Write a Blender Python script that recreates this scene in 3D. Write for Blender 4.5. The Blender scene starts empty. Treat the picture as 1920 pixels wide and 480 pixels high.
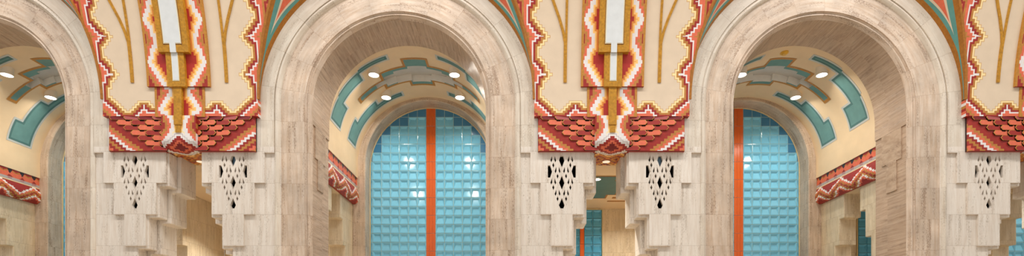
import bpy, math, random
from mathutils import Vector
from mathutils.geometry import tessellate_polygon
random.seed(4)
PI = math.pi
CZ = 1.6                      # height of the camera above the hall floor; z values below are relative to it
CAMY = 9.8
ARCH = [-10.255, -2.25, 5.76, 13.77]
PIER = [-14.265, -6.2525, 1.755, 9.765]
HB = 4.005                    # half a bay
ZS = 4.42                     # springing line of the arches
COL = bpy.context.scene.collection
sc = bpy.context.scene

# ------------------------------------------------------------------ materials
def lin(c):
    f = lambda v: v/12.92 if v <= .04045 else ((v+.055)/1.055)**2.4
    return tuple(f(x/255.) for x in c) + (1.,)

M = {}
def nt(name):
    m = bpy.data.materials.new(name); m.use_nodes = True
    t = m.node_tree; t.nodes.clear()
    o = t.nodes.new('ShaderNodeOutputMaterial'); b = t.nodes.new('ShaderNodeBsdfPrincipled')
    t.links.new(b.outputs[0], o.inputs[0])
    M[name] = m
    return m, t, b
def paint(name, rgb, rough=.55, var=.10, scale=9., bump=.0, spec=.4, metal=0., stretch=(1,1,1)):
    m, t, b = nt(name)
    N = t.nodes.new; L = t.links.new
    g = N('ShaderNodeNewGeometry'); mp = N('ShaderNodeMapping'); mp.inputs['Scale'].default_value = stretch
    L(g.outputs['Position'], mp.inputs['Vector'])
    n = N('ShaderNodeTexNoise'); n.inputs['Scale'].default_value = scale; n.inputs['Detail'].default_value = 6
    L(mp.outputs[0], n.inputs['Vector'])
    r = N('ShaderNodeMapRange'); r.inputs['From Min'].default_value = .3; r.inputs['From Max'].default_value = .7
    r.inputs['To Min'].default_value = 1-var; r.inputs['To Max'].default_value = 1+var*.5
    L(n.outputs['Fac'], r.inputs['Value'])
    mx = N('ShaderNodeMix'); mx.data_type = 'RGBA'; mx.blend_type = 'MULTIPLY'; mx.inputs['Factor'].default_value = 1
    mx.inputs['A'].default_value = lin(rgb)
    L(r.outputs[0], mx.inputs['B']); L(mx.outputs['Result'], b.inputs['Base Color'])
    b.inputs['Roughness'].default_value = rough; b.inputs['Specular IOR Level'].default_value = spec
    b.inputs['Metallic'].default_value = metal
    if bump:
        bp = N('ShaderNodeBump'); bp.inputs['Strength'].default_value = bump; bp.inputs['Distance'].default_value = .01
        L(n.outputs['Fac'], bp.inputs['Height']); L(bp.outputs[0], b.inputs['Normal'])
    return m
def travertine(name, base, warm, dark, uv=False, vein=(22,22,2.0), pits=.5, joint=True, course=.585, veil=.5):
    """streaked stone; world position (or the swept UV of the arch rings) drives the veins, one tone per block"""
    m, t, b = nt(name)
    N = t.nodes.new; L = t.links.new
    if uv:
        src = N('ShaderNodeUVMap').outputs[0]
    else:
        src = N('ShaderNodeNewGeometry').outputs['Position']
    sx = N('ShaderNodeSeparateXYZ'); L(src, sx.inputs[0])
    # course coordinate
    cc = N('ShaderNodeMath'); cc.operation = 'MULTIPLY_ADD'
    cc.inputs[1].default_value = 1. if uv else 1./course
    cc.inputs[2].default_value = 0. if uv else -(2.92+CZ)/course + 20
    L(sx.outputs['X' if uv else 'Z'], cc.inputs[0])
    fl = N('ShaderNodeMath'); fl.operation = 'FLOOR'; L(cc.outputs[0], fl.inputs[0])
    fr = N('ShaderNodeMath'); fr.operation = 'FRACT'; L(cc.outputs[0], fr.inputs[0])
    # horizontal block index (coarse)
    bx = N('ShaderNodeMath'); bx.operation = 'MULTIPLY_ADD'; bx.inputs[1].default_value = 1.2; bx.inputs[2].default_value = .37
    L(sx.outputs['Y' if uv else 'X'], bx.inputs[0])
    bf = N('ShaderNodeMath'); bf.operation = 'FLOOR'; L(bx.outputs[0], bf.inputs[0])
    cb = N('ShaderNodeCombineXYZ'); L(fl.outputs[0], cb.inputs[0]); L(bf.outputs[0], cb.inputs[1])
    oi = N('ShaderNodeObjectInfo'); L(oi.outputs['Random'], cb.inputs[2])
    wn = N('ShaderNodeTexWhiteNoise'); wn.noise_dimensions = '3D'; L(cb.outputs[0], wn.inputs['Vector'])
    # veins, offset per block so they break at the joints
    off = N('ShaderNodeVectorMath'); off.operation = 'MULTIPLY_ADD'
    off.inputs[1].default_value = (7,7,7); L(wn.outputs['Color'], off.inputs[0])
    mp = N('ShaderNodeMapping'); mp.inputs['Scale'].default_value = vein
    L(src, mp.inputs['Vector']); L(mp.outputs[0], off.inputs[2])
    n1 = N('ShaderNodeTexNoise'); n1.inputs['Scale'].default_value = 1.; n1.inputs['Detail'].default_value = 7; n1.inputs['Roughness'].default_value = .62
    n1.inputs['Distortion'].default_value = .35
    L(off.outputs[0], n1.inputs['Vector'])
    r1 = N('ShaderNodeValToRGB')
    r1.color_ramp.elements[0].position = .30; r1.color_ramp.elements[0].color = lin(warm)
    r1.color_ramp.elements[1].position = .62; r1.color_ramp.elements[1].color = lin(base)
    L(n1.outputs['Fac'], r1.inputs[0])
    # pits: short dark dashes along the vein
    mp2 = N('ShaderNodeMapping'); mp2.inputs['Scale'].default_value = (vein[0]*6, vein[1]*6, vein[2]*11) if not uv else (vein[0]*15, vein[1]*6, 1)
    L(src, mp2.inputs['Vector'])
    n2 = N('ShaderNodeTexNoise'); n2.inputs['Scale'].default_value = 1.; n2.inputs['Detail'].default_value = 3
    L(mp2.outputs[0], n2.inputs['Vector'])
    n3 = N('ShaderNodeTexNoise'); n3.inputs['Scale'].default_value = .55; n3.inputs['Detail'].default_value = 3   # where pits cluster
    L(off.outputs[0], n3.inputs['Vector'])
    mu = N('ShaderNodeMath'); mu.operation = 'MULTIPLY'; L(n2.outputs['Fac'], mu.inputs[0]); L(n3.outputs['Fac'], mu.inputs[1])
    r2 = N('ShaderNodeMapRange'); r2.inputs['From Min'].default_value = .30; r2.inputs['From Max'].default_value = .37
    r2.inputs['To Min'].default_value = 0; r2.inputs['To Max'].default_value = pits
    L(mu.outputs[0], r2.inputs['Value'])
    mx = N('ShaderNodeMix'); mx.data_type = 'RGBA'; L(r2.outputs[0], mx.inputs['Factor'])
    L(r1.outputs[0], mx.inputs['A']); mx.inputs['B'].default_value = lin(dark)
    # broad stains
    nb = N('ShaderNodeTexNoise'); nb.inputs['Scale'].default_value = 2.1; nb.inputs['Detail'].default_value = 5; nb.inputs['Roughness'].default_value = .65
    gp = N('ShaderNodeNewGeometry'); L(gp.outputs['Position'], nb.inputs['Vector'])
    rb = N('ShaderNodeMapRange'); rb.inputs['From Min'].default_value = .35; rb.inputs['From Max'].default_value = .68
    rb.inputs['To Min'].default_value = 1.0; rb.inputs['To Max'].default_value = 1-veil*.28
    L(nb.outputs['Fac'], rb.inputs['Value'])
    # block tone
    tn = N('ShaderNodeMapRange'); tn.inputs['To Min'].default_value = .97; tn.inputs['To Max'].default_value = 1.03
    L(wn.outputs['Value'], tn.inputs['Value'])
    m2 = N('ShaderNodeMix'); m2.data_type = 'RGBA'; m2.blend_type = 'MULTIPLY'; m2.inputs['Factor'].default_value = 1
    tb = N('ShaderNodeMath'); tb.operation = 'MULTIPLY'; L(tn.outputs[0], tb.inputs[0]); L(rb.outputs[0], tb.inputs[1])
    L(mx.outputs['Result'], m2.inputs['A']); L(tb.outputs[0], m2.inputs['B'])
    out = m2.outputs['Result']
    if joint:
        cp = N('ShaderNodeMath'); cp.operation = 'LESS_THAN'; cp.inputs[1].default_value = .014; L(fr.outputs[0], cp.inputs[0])
        jm = N('ShaderNodeMath'); jm.operation = 'MULTIPLY'; jm.inputs[1].default_value = .32; L(cp.outputs[0], jm.inputs[0])
        m3 = N('ShaderNodeMix'); m3.data_type = 'RGBA'; L(jm.outputs[0], m3.inputs['Factor'])
        L(out, m3.inputs['A']); m3.inputs['B'].default_value = lin(dark); out = m3.outputs['Result']
    L(out, b.inputs['Base Color'])
    b.inputs['Roughness'].default_value = .42; b.inputs['Specular IOR Level'].default_value = .35
    bp = N('ShaderNodeBump'); bp.inputs['Strength'].default_value = .25; bp.inputs['Distance'].default_value = .01
    inv = N('ShaderNodeMath'); inv.operation = 'SUBTRACT'; inv.inputs[0].default_value = 1; L(r2.outputs[0], inv.inputs[1])
    L(inv.outputs[0], bp.inputs['Height']); L(bp.outputs[0], b.inputs['Normal'])
    return m

travertine('stone_cream', (233,224,213), (218,204,189), (152,134,114), veil=.25, pits=.5)
travertine('stone_rose', (221,202,183), (202,175,149), (142,112,88), uv=True, vein=(1.,22,1), pits=.72, veil=1.)
travertine('stone_band', (230,220,205), (214,199,180), (150,130,108), uv=True, vein=(1.1,20,1), pits=.4)
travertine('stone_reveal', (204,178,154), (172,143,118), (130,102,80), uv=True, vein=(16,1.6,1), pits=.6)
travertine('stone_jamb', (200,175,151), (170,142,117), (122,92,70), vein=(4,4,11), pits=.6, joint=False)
travertine('stone_wall', (228,212,186), (210,190,156), (150,122,92), pits=.4)
paint('panel_cream', (218,198,173), var=.05, scale=5, bump=.05)
paint('vault_cream', (228,202,166), var=.04, scale=4)
paint('gold', (186,132,34), rough=.42, var=.28, scale=24, bump=.3)
paint('gold_line', (186,128,48), rough=.45, var=.18, scale=30)
paint('dark_gold', (166,106,34), rough=.5, var=.22, scale=22)
paint('ochre', (184,124,56), var=.16, scale=20)
paint('red', (156,42,34), rough=.45, var=.16, scale=18)
paint('deep_red', (120,22,28), rough=.45, var=.2, scale=18)
paint('bright_red', (176,44,34), var=.1)
paint('salmon', (220,108,78), rough=.5, var=.12, scale=20)
paint('dusty_rose', (172,84,84), rough=.5, var=.12, scale=20)
paint('white', (230,224,222), var=.06, scale=14)
paint('yellow', (246,222,164), var=.06)
paint('pale_orange', (250,198,118), var=.08)
paint('orange', (226,142,56), var=.1)
paint('inlay', (216,220,222), rough=.4, var=.06, scale=8)
paint('outline', (120,74,44), var=.1)
paint('soft_outline', (206,166,116), var=.1)
paint('groove', (58,26,22), var=.2)
paint('teal', (104,146,144), rough=.5, var=.10, scale=6)
paint('teal_dark', (80,118,117), rough=.5, var=.10, scale=6)
paint('spandrel_teal', (92,150,144), rough=.55, var=.12, scale=7)
paint('silver', (190,194,192), rough=.5, var=.08)
paint('stone_grey', (192,194,196), rough=.6, var=.08, scale=3)
paint('recess_white', (238,236,232), rough=.5, var=.04)
paint('tile_blue', (134,214,250), rough=.12, var=.07, scale=3, spec=.5)
paint('tile_mid_blue', (84,172,216), rough=.15, var=.07, scale=3, spec=.5)
paint('tile_deep_blue', (70,138,186), rough=.2, var=.10, scale=4, spec=.5)
paint('tile_orange', (226,104,40), rough=.2, var=.08, scale=3, spec=.5)
paint('grout', (176,206,206), var=.06)
paint('orange_grout', (244,142,84), var=.05)
paint('frame_gold', (230,214,170), rough=.4, var=.1)
paint('void_shade', (20,14,12), rough=.9, var=.2)  # shade inside the grille voids, put into the colour
paint('glimpse_blue', (120,150,176), rough=.3, var=.3, scale=3)  # pale tone painted for something lit behind the grille
paint('lamp_can', (236,226,212), rough=.5, var=.05)
paint('brass', (226,176,60), rough=.35, var=.1)
paint('floor_stone', (206,186,158), rough=.35, var=.15, scale=2)
paint('black_glaze', (44,30,36), rough=.4, var=.2)
paint('grey_line', (180,170,168), var=.08)
def emit(name, rgb, s):
    m, t, b = nt(name)
    b.inputs['Base Color'].default_value = lin(rgb)
    b.inputs['Emission Color'].default_value = lin(rgb); b.inputs['Emission Strength'].default_value = s
emit('lamp_glow', (255,250,240), 6.)
emit('soffit_glow', (255,240,214), .5)

# ------------------------------------------------------------------ mesh building
class MB:
    def __init__(s): s.v = []; s.f = []; s.m = []; s.names = []; s.uv = []
    def mi(s, n):
        if n not in s.names: s.names.append(n)
        return s.names.index(n)
    def face(s, pts, mat, uvs=None):
        b = len(s.v); s.v += [tuple(p) for p in pts]
        s.f.append(tuple(range(b, b+len(pts)))); s.m.append(s.mi(mat))
        s.uv.append(uvs or [(0,0)]*len(pts))
    def box(s, x0,x1,y0,y1,z0,z1, mat):
        p = [(x,y,z) for z in (z0,z1) for y in (y0,y1) for x in (x0,x1)]
        for q in ((0,2,3,1),(4,5,7,6),(0,1,5,4),(2,6,7,3),(0,4,6,2),(1,3,7,5)): s.face([p[i] for i in q], mat)
    def prism(s, loops, fn, d0, d1, mat, side=None, back=True):
        """loops[0] outline, the others holes; fn(a, b, d) places a point at depth d"""
        L3 = [[Vector((a,b,0)) for a,b in l] for l in loops]
        flat = [p for l in loops for p in l]
        for tri in tessellate_polygon(L3):
            s.face([fn(*flat[i], d0) for i in tri], mat)
            if back: s.face([fn(*flat[i], d1) for i in reversed(tri)], mat)
        for l in loops:
            for i in range(len(l)):
                a, b = l[i], l[(i+1)%len(l)]
                s.face([fn(*a,d0), fn(*b,d0), fn(*b,d1), fn(*a,d1)], side or mat)
    def cyl(s, c, r0, r1, z0, z1, mat, n=24, cap0=None, cap1=None):
        ring = lambda r,z: [(c[0]+r*math.cos(2*PI*i/n), c[1]+r*math.sin(2*PI*i/n), z) for i in range(n)]
        a, b = ring(r0,z0), ring(r1,z1)
        for i in range(n): s.face([a[i], a[(i+1)%n], b[(i+1)%n], b[i]], mat)
        s.face(a[::-1], cap0 or mat); s.face(b, cap1 or mat)
    def build(s, name, parent=None, merge=True, smooth=False, bevel=0):
        me = bpy.data.meshes.new(name)
        me.from_pydata([(x,y,z+CZ) for x,y,z in s.v], [], s.f)
        for n in s.names: me.materials.append(M[n])
        me.polygons.foreach_set('material_index', s.m)
        ul = me.uv_layers.new(name='UVMap')
        k = 0
        for fu in s.uv:
            for c in fu: ul.data[k].uv = c; k += 1
        if merge:
            import bmesh
            bm = bmesh.new(); bm.from_mesh(me); bmesh.ops.remove_doubles(bm, verts=bm.verts, dist=1e-5)
            bmesh.ops.recalc_face_normals(bm, faces=bm.faces)
            bm.to_mesh(me); bm.free()
        if smooth:
            for p in me.polygons: p.use_smooth = True
            me.set_sharp_from_angle(angle=math.radians(35))
        o = bpy.data.objects.new(name, me); COL.objects.link(o)
        if parent is not None: o.parent = parent
        if bevel:
            b = o.modifiers.new('bevel', 'BEVEL'); b.width = bevel; b.segments = 2; b.limit_method = 'ANGLE'; b.angle_limit = math.radians(50)
        return o

def thing(name, label, cat, loc, group=None):
    o = bpy.data.objects.new(name, None); COL.objects.link(o); o.location = loc
    o.empty_display_size = .2
    o['label'] = label; o['category'] = cat
    if group: o['group'] = group
    return o
def dup(root, loc, label):
    r = root.copy(); COL.objects.link(r); r.location = loc; r['label'] = label
    for ch in list(root.children):
        c = ch.copy(); COL.objects.link(c); c.parent = r
        for g in list(ch.children):
            d = g.copy(); COL.objects.link(d); d.parent = c
    return r
def struct(o): o['kind'] = 'structure'; return o

def paint_rows(mb, rows, colour, P, u0, u1, du, line=None, lw=.007, uv=False):
    """horizontal rows of painted cells: colour(u, z) is sampled every du and equal neighbours merge into one strip"""
    def strip(za, zb, cols):
        a0, b0, a1, b1 = u0(za), u0(zb), u1(za), u1(zb)
        for (ua, ub, c) in cols:
            A = a0 if ua is None else ua; B = b0 if ua is None else ua
            C = a1 if ub is None else ub; D = b1 if ub is None else ub
            mb.face([P(A,za), P(C,za), P(D,zb), P(B,zb)], c)
    def sample(zc, zz=None):
        lo, hi = u0(zc), u1(zc)
        n = max(1, int(math.ceil((hi-lo)/du)))
        i0 = int(math.floor(lo/du+1e-6))
        res = []
        i = i0
        while i*du < hi-1e-6:
            c = colour((i+.5)*du, zc) if zz is None else (colour((i+.5)*du, zc) if colour((i+.5)*du, zc) == colour((i+.5)*du, zz) else line)
            res.append([i*du, (i+1)*du, c]); i += 1
        runs = []
        for r in res:
            if runs and runs[-1][2] == r[2]: runs[-1][1] = r[1]
            else: runs.append(r)
        # hairline between colours
        if line and zz is None:
            fin = []
            for k, r in enumerate(runs):
                a, b, c = r
                if k < len(runs)-1:
                    fin.append([a, b-lw, c]); fin.append([b-lw, b, line])
                else: fin.append(r)
            runs = fin
        runs = [r for r in runs if r[1]-r[0] > 1e-6]
        # drop strips outside the slanted ends
        runs = [r for r in runs if r[0] < hi and r[1] > lo]
        runs[0][0] = None; runs[-1][1] = None
        return runs
    for j in range(len(rows)-1):
        za, zb = rows[j], rows[j+1]; zc = (za+zb)/2
        if line and j < len(rows)-2:
            zn = (rows[j+1]+rows[j+2])/2
            strip(za, zb-lw, sample(zc)); strip(zb-lw, zb, sample(zc, zn))
        else: strip(za, zb, sample(zc))

def frange(a, b, d):
    n = max(1, int(round((b-a)/d))); return [a+(b-a)*i/n for i in range(n+1)]
def interp(kn, x):
    if x <= kn[0][0]: return kn[0][1]
    for (a, va), (b, vb) in zip(kn, kn[1:]):
        if x <= b: return va+(vb-va)*(x-a)/(b-a)
    return kn[-1][1]

def cheb(inside, nu, nz):
    """chessboard distance (in cells) of every cell to the nearest inside cell"""
    BIG = 9999
    d = [[0 if inside[j][i] else BIG for i in range(nu)] for j in range(nz)]
    for j in range(nz):
        for i in range(nu):
            v = d[j][i]
            if v:
                if i: v = min(v, d[j][i-1]+1)
                if j:
                    v = min(v, d[j-1][i]+1)
                    if i: v = min(v, d[j-1][i-1]+1)
                    if i < nu-1: v = min(v, d[j-1][i+1]+1)
                d[j][i] = v
    for j in range(nz-1, -1, -1):
        for i in range(nu-1, -1, -1):
            v = d[j][i]
            if v:
                if i < nu-1: v = min(v, d[j][i+1]+1)
                if j < nz-1:
                    v = min(v, d[j+1][i]+1)
                    if i < nu-1: v = min(v, d[j+1][i+1]+1)
                    if i: v = min(v, d[j+1][i-1]+1)
                d[j][i] = v
    return d
def raster_strips(mb, grid, z0, g, P, u1, cap=.055, breaks=()):
    """paint a grid of material names (cells of size g) as merged strips; the right end follows u1(z)"""
    def runs(row):
        out = []
        for i, c in enumerate(row):
            if out and out[-1][2] == c and i not in breaks: out[-1][1] = i+1
            else: out.append([i, i+1, c])
        return out
    j = 0
    while j < len(grid):
        k = j+1
        while k < len(grid) and grid[k] == grid[j] and (k+1-j)*g <= cap: k += 1
        za, zb = z0+j*g, z0+k*g
        lim = max(u1(za), u1(zb))
        rr = [r for r in runs(grid[j]) if r[0]*g < lim-1e-6]
        for n, (a, b, c) in enumerate(rr):
            A, B = a*g, b*g
            ends = [(min(B,u1(za)), min(B,u1(zb)))] if n < len(rr)-1 else [(u1(za), u1(zb))]
            (C, D_) = ends[0]
            if c is not None: mb.face([P(min(A,C),za), P(C,za), P(D_,zb), P(min(A,D_),zb)], c)
        j = k
# ------------------------------------------------------------------ arch sweep
def arch_path(r, zbot, nseg=64):
    """points of a stilted round arch of radius r with a running length in courses"""
    pts = []
    zz = [zbot + (ZS-zbot)*i/4 for i in range(5)]
    for z in zz: pts.append((-r, z, (z-2.92)/.585))
    s0 = (ZS-2.92)/.585
    for i in range(1, nseg):
        a = PI - PI*i/nseg
        pts.append((r*math.cos(a), ZS+r*math.sin(a), s0 + (PI-a)*2.0/.585))
    s1 = s0 + PI*2.0/.585
    for z in reversed(zz): pts.append((r, z, s1 + (ZS-z)/.585))
    return pts
def sweep(mb, prof, mat, zbot=-CZ, closed=False):
    paths = [arch_path(r, zbot) for r, y in prof]
    cum = [0]
    for (r0,y0),(r1,y1) in zip(prof, prof[1:]): cum.append(cum[-1]+math.hypot(r1-r0, y1-y0))
    n = len(paths[0])
    rng = range(len(prof)) if closed else range(len(prof)-1)
    for k in rng:
        k2 = (k+1) % len(prof)
        v0 = cum[k]; v1 = cum[k2] if k2 else cum[k]+.3
        for i in range(n-1):
            a, b = paths[k][i], paths[k][i+1]; c, d = paths[k2][i+1], paths[k2][i]
            mb.face([(a[0],prof[k][1],a[1]), (b[0],prof[k][1],b[1]), (c[0],prof[k2][1],c[1]), (d[0],prof[k2][1],d[1])], mat,
                    [(a[2],v0),(b[2],v0),(c[2],v1),(d[2],v1)])
    if zbot > -CZ:       # close the feet
        for e in (0, -1):
            p = [(paths[k][e][0], prof[k][1], paths[k][e][1]) for k in range(len(prof))]
            if len(p) > 2: mb.face(p, mat)
def roll(r0, y0, r1, y1, bulge, n=6):
    """rounded profile between two points bulging towards the viewer"""
    out = []
    for i in range(n+1):
        t = i/n; out.append((r0+(r1-r0)*t, y0+(y1-y0)*t - bulge*math.sin(PI*t)))
    return out

def make_arch(xc, label):
    t = thing('arch_surround', label, 'arch', (xc,0,0), 'travertine arch surrounds')
    mb = MB(); sweep(mb, [(2.57,.30),(2.57,0),(2.315,0),(2.315,.30)], 'stone_band', zbot=3.60, closed=True); mb.build('outer_band', t, smooth=True)
    mb = MB(); sweep(mb, [(2.315,.30)]+roll(2.315,.03,2.205,.06,.05)+[(2.205,.30)], 'stone_band', closed=True); mb.build('roll_molding', t, smooth=True)
    mb = MB(); sweep(mb, [(2.205,.6),(2.205,.06),(1.76,.06),(1.76,.6)], 'stone_rose', closed=True); mb.build('flat_ring', t, smooth=True)
    mb = MB(); sweep(mb, [(1.76,.6),(1.76,.075),(1.735,.10)]+roll(1.73,.10,1.68,.12,.025)+[(1.655,.145),(1.646,.158),(1.72,.165),(1.72,.6)], 'stone_rose', closed=True); mb.build('edge_molding', t, smooth=True)
    # reveal: its jambs sit a little back below the relief, so the stepped panels stand proud
    mb = MB()
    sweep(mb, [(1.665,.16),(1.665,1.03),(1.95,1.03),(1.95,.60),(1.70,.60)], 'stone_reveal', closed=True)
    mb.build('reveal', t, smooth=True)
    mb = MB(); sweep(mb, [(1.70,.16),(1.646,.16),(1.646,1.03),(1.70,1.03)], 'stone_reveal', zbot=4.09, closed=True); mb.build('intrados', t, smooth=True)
    for s in (-1, 1):
        mb = MB(); c = .56
        pts = [(c-.27,4.088),(c-.27,3.49),(c-.14,3.49),(c-.14,2.91),(c+.14,2.91),(c+.14,3.49),(c+.27,3.49),(c+.27,4.088)]
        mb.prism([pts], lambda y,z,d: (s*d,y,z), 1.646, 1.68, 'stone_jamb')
        mb.build('stepped_relief', t)
    return t
make_arch(ARCH[0], 'rounded travertine arch surround cut off by the left edge of the picture')
make_arch(ARCH[1], 'rounded travertine arch surround in the middle, framing blue tiles and one orange stripe')
make_arch(ARCH[3], 'rounded travertine arch surround beyond the right edge of the picture')
make_arch(ARCH[2], 'rounded travertine arch surround at right, hiding half of the blue tiles behind its left jamb')

# ------------------------------------------------------------------ corbelled piers with pierced grilles
UC = .92
def grille_holes():
    P = lambda l: [((x-176)/400., 3.50-(y-25)/400.) for x, y in l]
    H = [P([(166,54),(187,54),(197,88),(176,140),(156,88)]), P([(176,202),(197,255),(176,307),(156,255)]),
         P([(176,370),(198,424),(187,448),(165,448),(155,424)]),
         P([(71,125),(88,125),(103,170),(88,217),(71,217)]), P([(281,125),(281,217),(264,217),(249,170),(264,125)])]
    for x, y in ((112,53),(240,53),(144,135),(208,135),(112,220),(240,220),(144,305),(208,305)):
        H.append(P([(x-10,y),(x-8,y+32),(x-15,y+50),(x-22,y+34)]))
        H.append(P([(x+10,y),(x+22,y+34),(x+15,y+50),(x+8,y+32)]))
        H.append(P([(x,y+51),(x+8,y+70),(x,y+91),(x-8,y+70)]))
    return H
HOLES = grille_holes()
def gap_layer(ins, dz, top, uo):
    """outline of one corbel layer from the stepped gap edge to the arch roll"""
    e = [.335-ins, .52-ins, .72-ins, .92-ins]; z = [2.92-dz, 2.33-dz, 1.74-dz]
    return [(uo,-CZ),(uo,top),(e[0],top),(e[0],z[0]),(e[1],z[0]),(e[1],z[1]),(e[2],z[1]),(e[2],z[2]),(e[3],z[2]),(e[3],-CZ)]
def make_pier(xc, s, label, blue=False):
    t = thing('corbelled_pier', label, 'pier', (xc,0,0), 'stepped travertine piers with pierced grilles')
    fn = lambda u,z,d: (s*u, d, z)
    h = (.59,.40,.20)
    out = [(.335,4.22),(.335,2.92),(UC-h[1],2.92),(UC-h[1],2.33),(UC-h[2],2.33),(UC-h[2],1.74),(UC+h[2],1.74),(UC+h[2],2.33),(UC+h[1],2.33),(UC+h[1],2.92),
           (UC+h[0],2.92),(UC+h[0],3.49),(1.69,3.49),(1.69,3.60),(1.436,3.60),(1.434,4.22)]
    holes = [[(UC+a,b) for a,b in hl] for hl in HOLES]
    mb = MB(); mb.prism([out]+holes, fn, 0, .06, 'stone_cream'); mb.build('pierced_slab', t)
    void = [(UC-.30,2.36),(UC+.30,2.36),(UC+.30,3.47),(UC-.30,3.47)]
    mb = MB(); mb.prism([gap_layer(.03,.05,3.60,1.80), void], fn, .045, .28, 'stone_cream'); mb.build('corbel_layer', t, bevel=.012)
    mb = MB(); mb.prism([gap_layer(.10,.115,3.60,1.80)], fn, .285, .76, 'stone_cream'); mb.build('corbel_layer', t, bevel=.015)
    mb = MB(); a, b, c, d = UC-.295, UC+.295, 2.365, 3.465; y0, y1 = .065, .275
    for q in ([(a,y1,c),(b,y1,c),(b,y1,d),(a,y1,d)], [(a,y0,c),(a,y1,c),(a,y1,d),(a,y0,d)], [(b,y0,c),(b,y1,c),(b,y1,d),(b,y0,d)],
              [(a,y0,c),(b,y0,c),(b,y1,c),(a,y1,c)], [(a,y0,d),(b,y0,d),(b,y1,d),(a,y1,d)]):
        mb.face([(s*x,y,z) for x,y,z in q], 'void_shade')
    dl = mb.build('shade_lining', t)  # near-black lining paints the voids' shade, no real duct
    if blue:
        mb = MB(); mb.box(s*UC-.05, s*UC+.05, .10, .14, 3.21, 3.46, 'glimpse_blue'); mb.build('lit_glimpse_plate', dl)  # added plate, its pale blue stands in for a lit glimpse through the hole
    return t
make_pier(PIER[1], -1, 'stepped cream pier with pierced grille, between left arch and the narrow gap')
make_pier(PIER[1], 1, 'stepped cream pier with pierced grille, just left of the middle arch', True)
make_pier(PIER[2], -1, 'stepped cream pier with pierced grille, just right of the middle arch')
make_pier(PIER[2], 1, 'stepped cream pier with pierced grille, just left of the right arch', True)
make_pier(PIER[3], -1, 'stepped cream pier with pierced grille at the right edge of the picture')
make_pier(PIER[3], 1, 'stepped cream pier with pierced grille, just beyond the right edge of the picture')

# ------------------------------------------------------------------ painted corbel blocks (hexagon tiles and diagonal steps)
G = .0125
DIAG = ['red','ochre','salmon','white','red','ochre','red','salmon','ochre','red']
def diag_grid():
    g = .0125; nu, nz = 110, int((4.16-3.495)/g)
    cw, ch = .065, .0485
    def fn(i, j):
        a = math.floor((1.378-(i+.5)*g)/cw); b = math.floor((4.16-3.495-(j+.5)*g)/ch)
        return b-a-2 < 0
    d = cheb([[fn(i, j) for i in range(nu)] for j in range(nz)], nu, nz)
    lim = [(4,'red'),(7,'ochre'),(10,'salmon'),(13,'white'),(16,'red'),(19,'ochre'),(22,'red'),(25,'salmon'),(28,'ochre'),(9999,'red')]
    dd = cheb([[d[j][i] > 0 for i in range(nu)] for j in range(nz)], nu, nz)
    return [[None if dd[j][i] > 9 or (i+.5)*g < .33 else 'red' if d[j][i] == 0 else next(m_ for l, m_ in lim if d[j][i] <= l) for i in range(nu)] for j in range(nz)]
DIAG_GRID = diag_grid()
def make_corbel(xc, sides, label):
    t = thing('painted_corbel', label, 'corbel', (xc,0,0), 'painted terracotta corbels')
    Y0 = -.075
    for s in sides:
        # backing block with a rounded outer end
        mb = MB()
        prof = [(.30,.30),(.30,Y0+.012)] + [(1.37-.05+.05*math.sin(a), Y0+.012+.05-.05*math.cos(a)) for a in [i*PI/10 for i in range(6)]] + [(1.37,.30)]
        mb.prism([prof], lambda u,y,d: (s*u,y,d), 3.495, 4.16, 'red', side='groove')
        bb = mb.build('backing_block', t)
        # diagonal stepped bands
        def Pp(u, z):
            y = Y0-.004
            if u > 1.32: y = Y0+.062-math.sqrt(max(0,.05**2-(u-1.32)**2))-.013
            return (s*u, y, z)
        mb = MB(); raster_strips(mb, DIAG_GRID, 3.495, .0125, Pp, lambda z: 1.369, breaks=(105,106,107,108,109))
        mb.build('stepped_band', bb)
        # overlapping hexagon tiles
        mb = MB()
        for r in range(7):
            zc = 4.112-.0955*r
            for i in range(6):
                uc = 1.19-.133*r-.266*i
                if uc < .20 or uc > 1.25: continue
                dk = (r+i) % 2 == 0
                face = ('deep_red' if dk else 'dusty_rose') if r == 0 else ('red' if dk else 'salmon')
                hl, fl, hh = .139, .098, .0478
                def hexa(k, lift):
                    q = [(hl*k,0),(fl*k+.01*(k-1),hh*k),(-.022,hh*k),(-.036,hh*.45),(-.098,hh*.45),(-.112,hh*k),(-hl*.98,hh*k),(-hl-.0,0),(-hl*.98,-hh*k),(fl*k+.01*(k-1),-hh*k)]
                    res = []
                    for a, b in q:
                        y = Y0-.012-.010*(a/hl)-.007*(hh-b)/(2*hh)-lift
                        res.append((uc+a, y, min(max(zc+b,3.497),4.16)))
                    return res
                A = hexa(1., 0); B = hexa(.90, .003); G_ = [(a, Y0+.012, z) for a, y, z in A]
                A2 = [(s*x,y,z) for x,y,z in A]; B2 = [(s*x,y,z) for x,y,z in B]; G2 = [(s*x,y,z) for x,y,z in G_]
                n = len(A2)
                for k in range(n):
                    k2 = (k+1) % n
                    mb.face([A2[k],A2[k2],B2[k2],B2[k]], 'gold_line'); mb.face([G2[k],G2[k2],A2[k2],A2[k]], 'groove')
                for tri in tessellate_polygon([[Vector((x,z,0)) for x,y,z in B2]]): mb.face([B2[q] for q in tri], face)
        mb.build('hexagon_tiles', bb, merge=False)
    return t
make_corbel(PIER[1], (-1,1), 'red and salmon hexagon-tiled corbel block left of the middle arch')
make_corbel(PIER[2], (-1,1), 'red and salmon hexagon-tiled corbel block between the middle and right arches')
make_corbel(PIER[3], (-1,1), 'red and salmon hexagon-tiled corbel block at the right edge of the picture')

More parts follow.
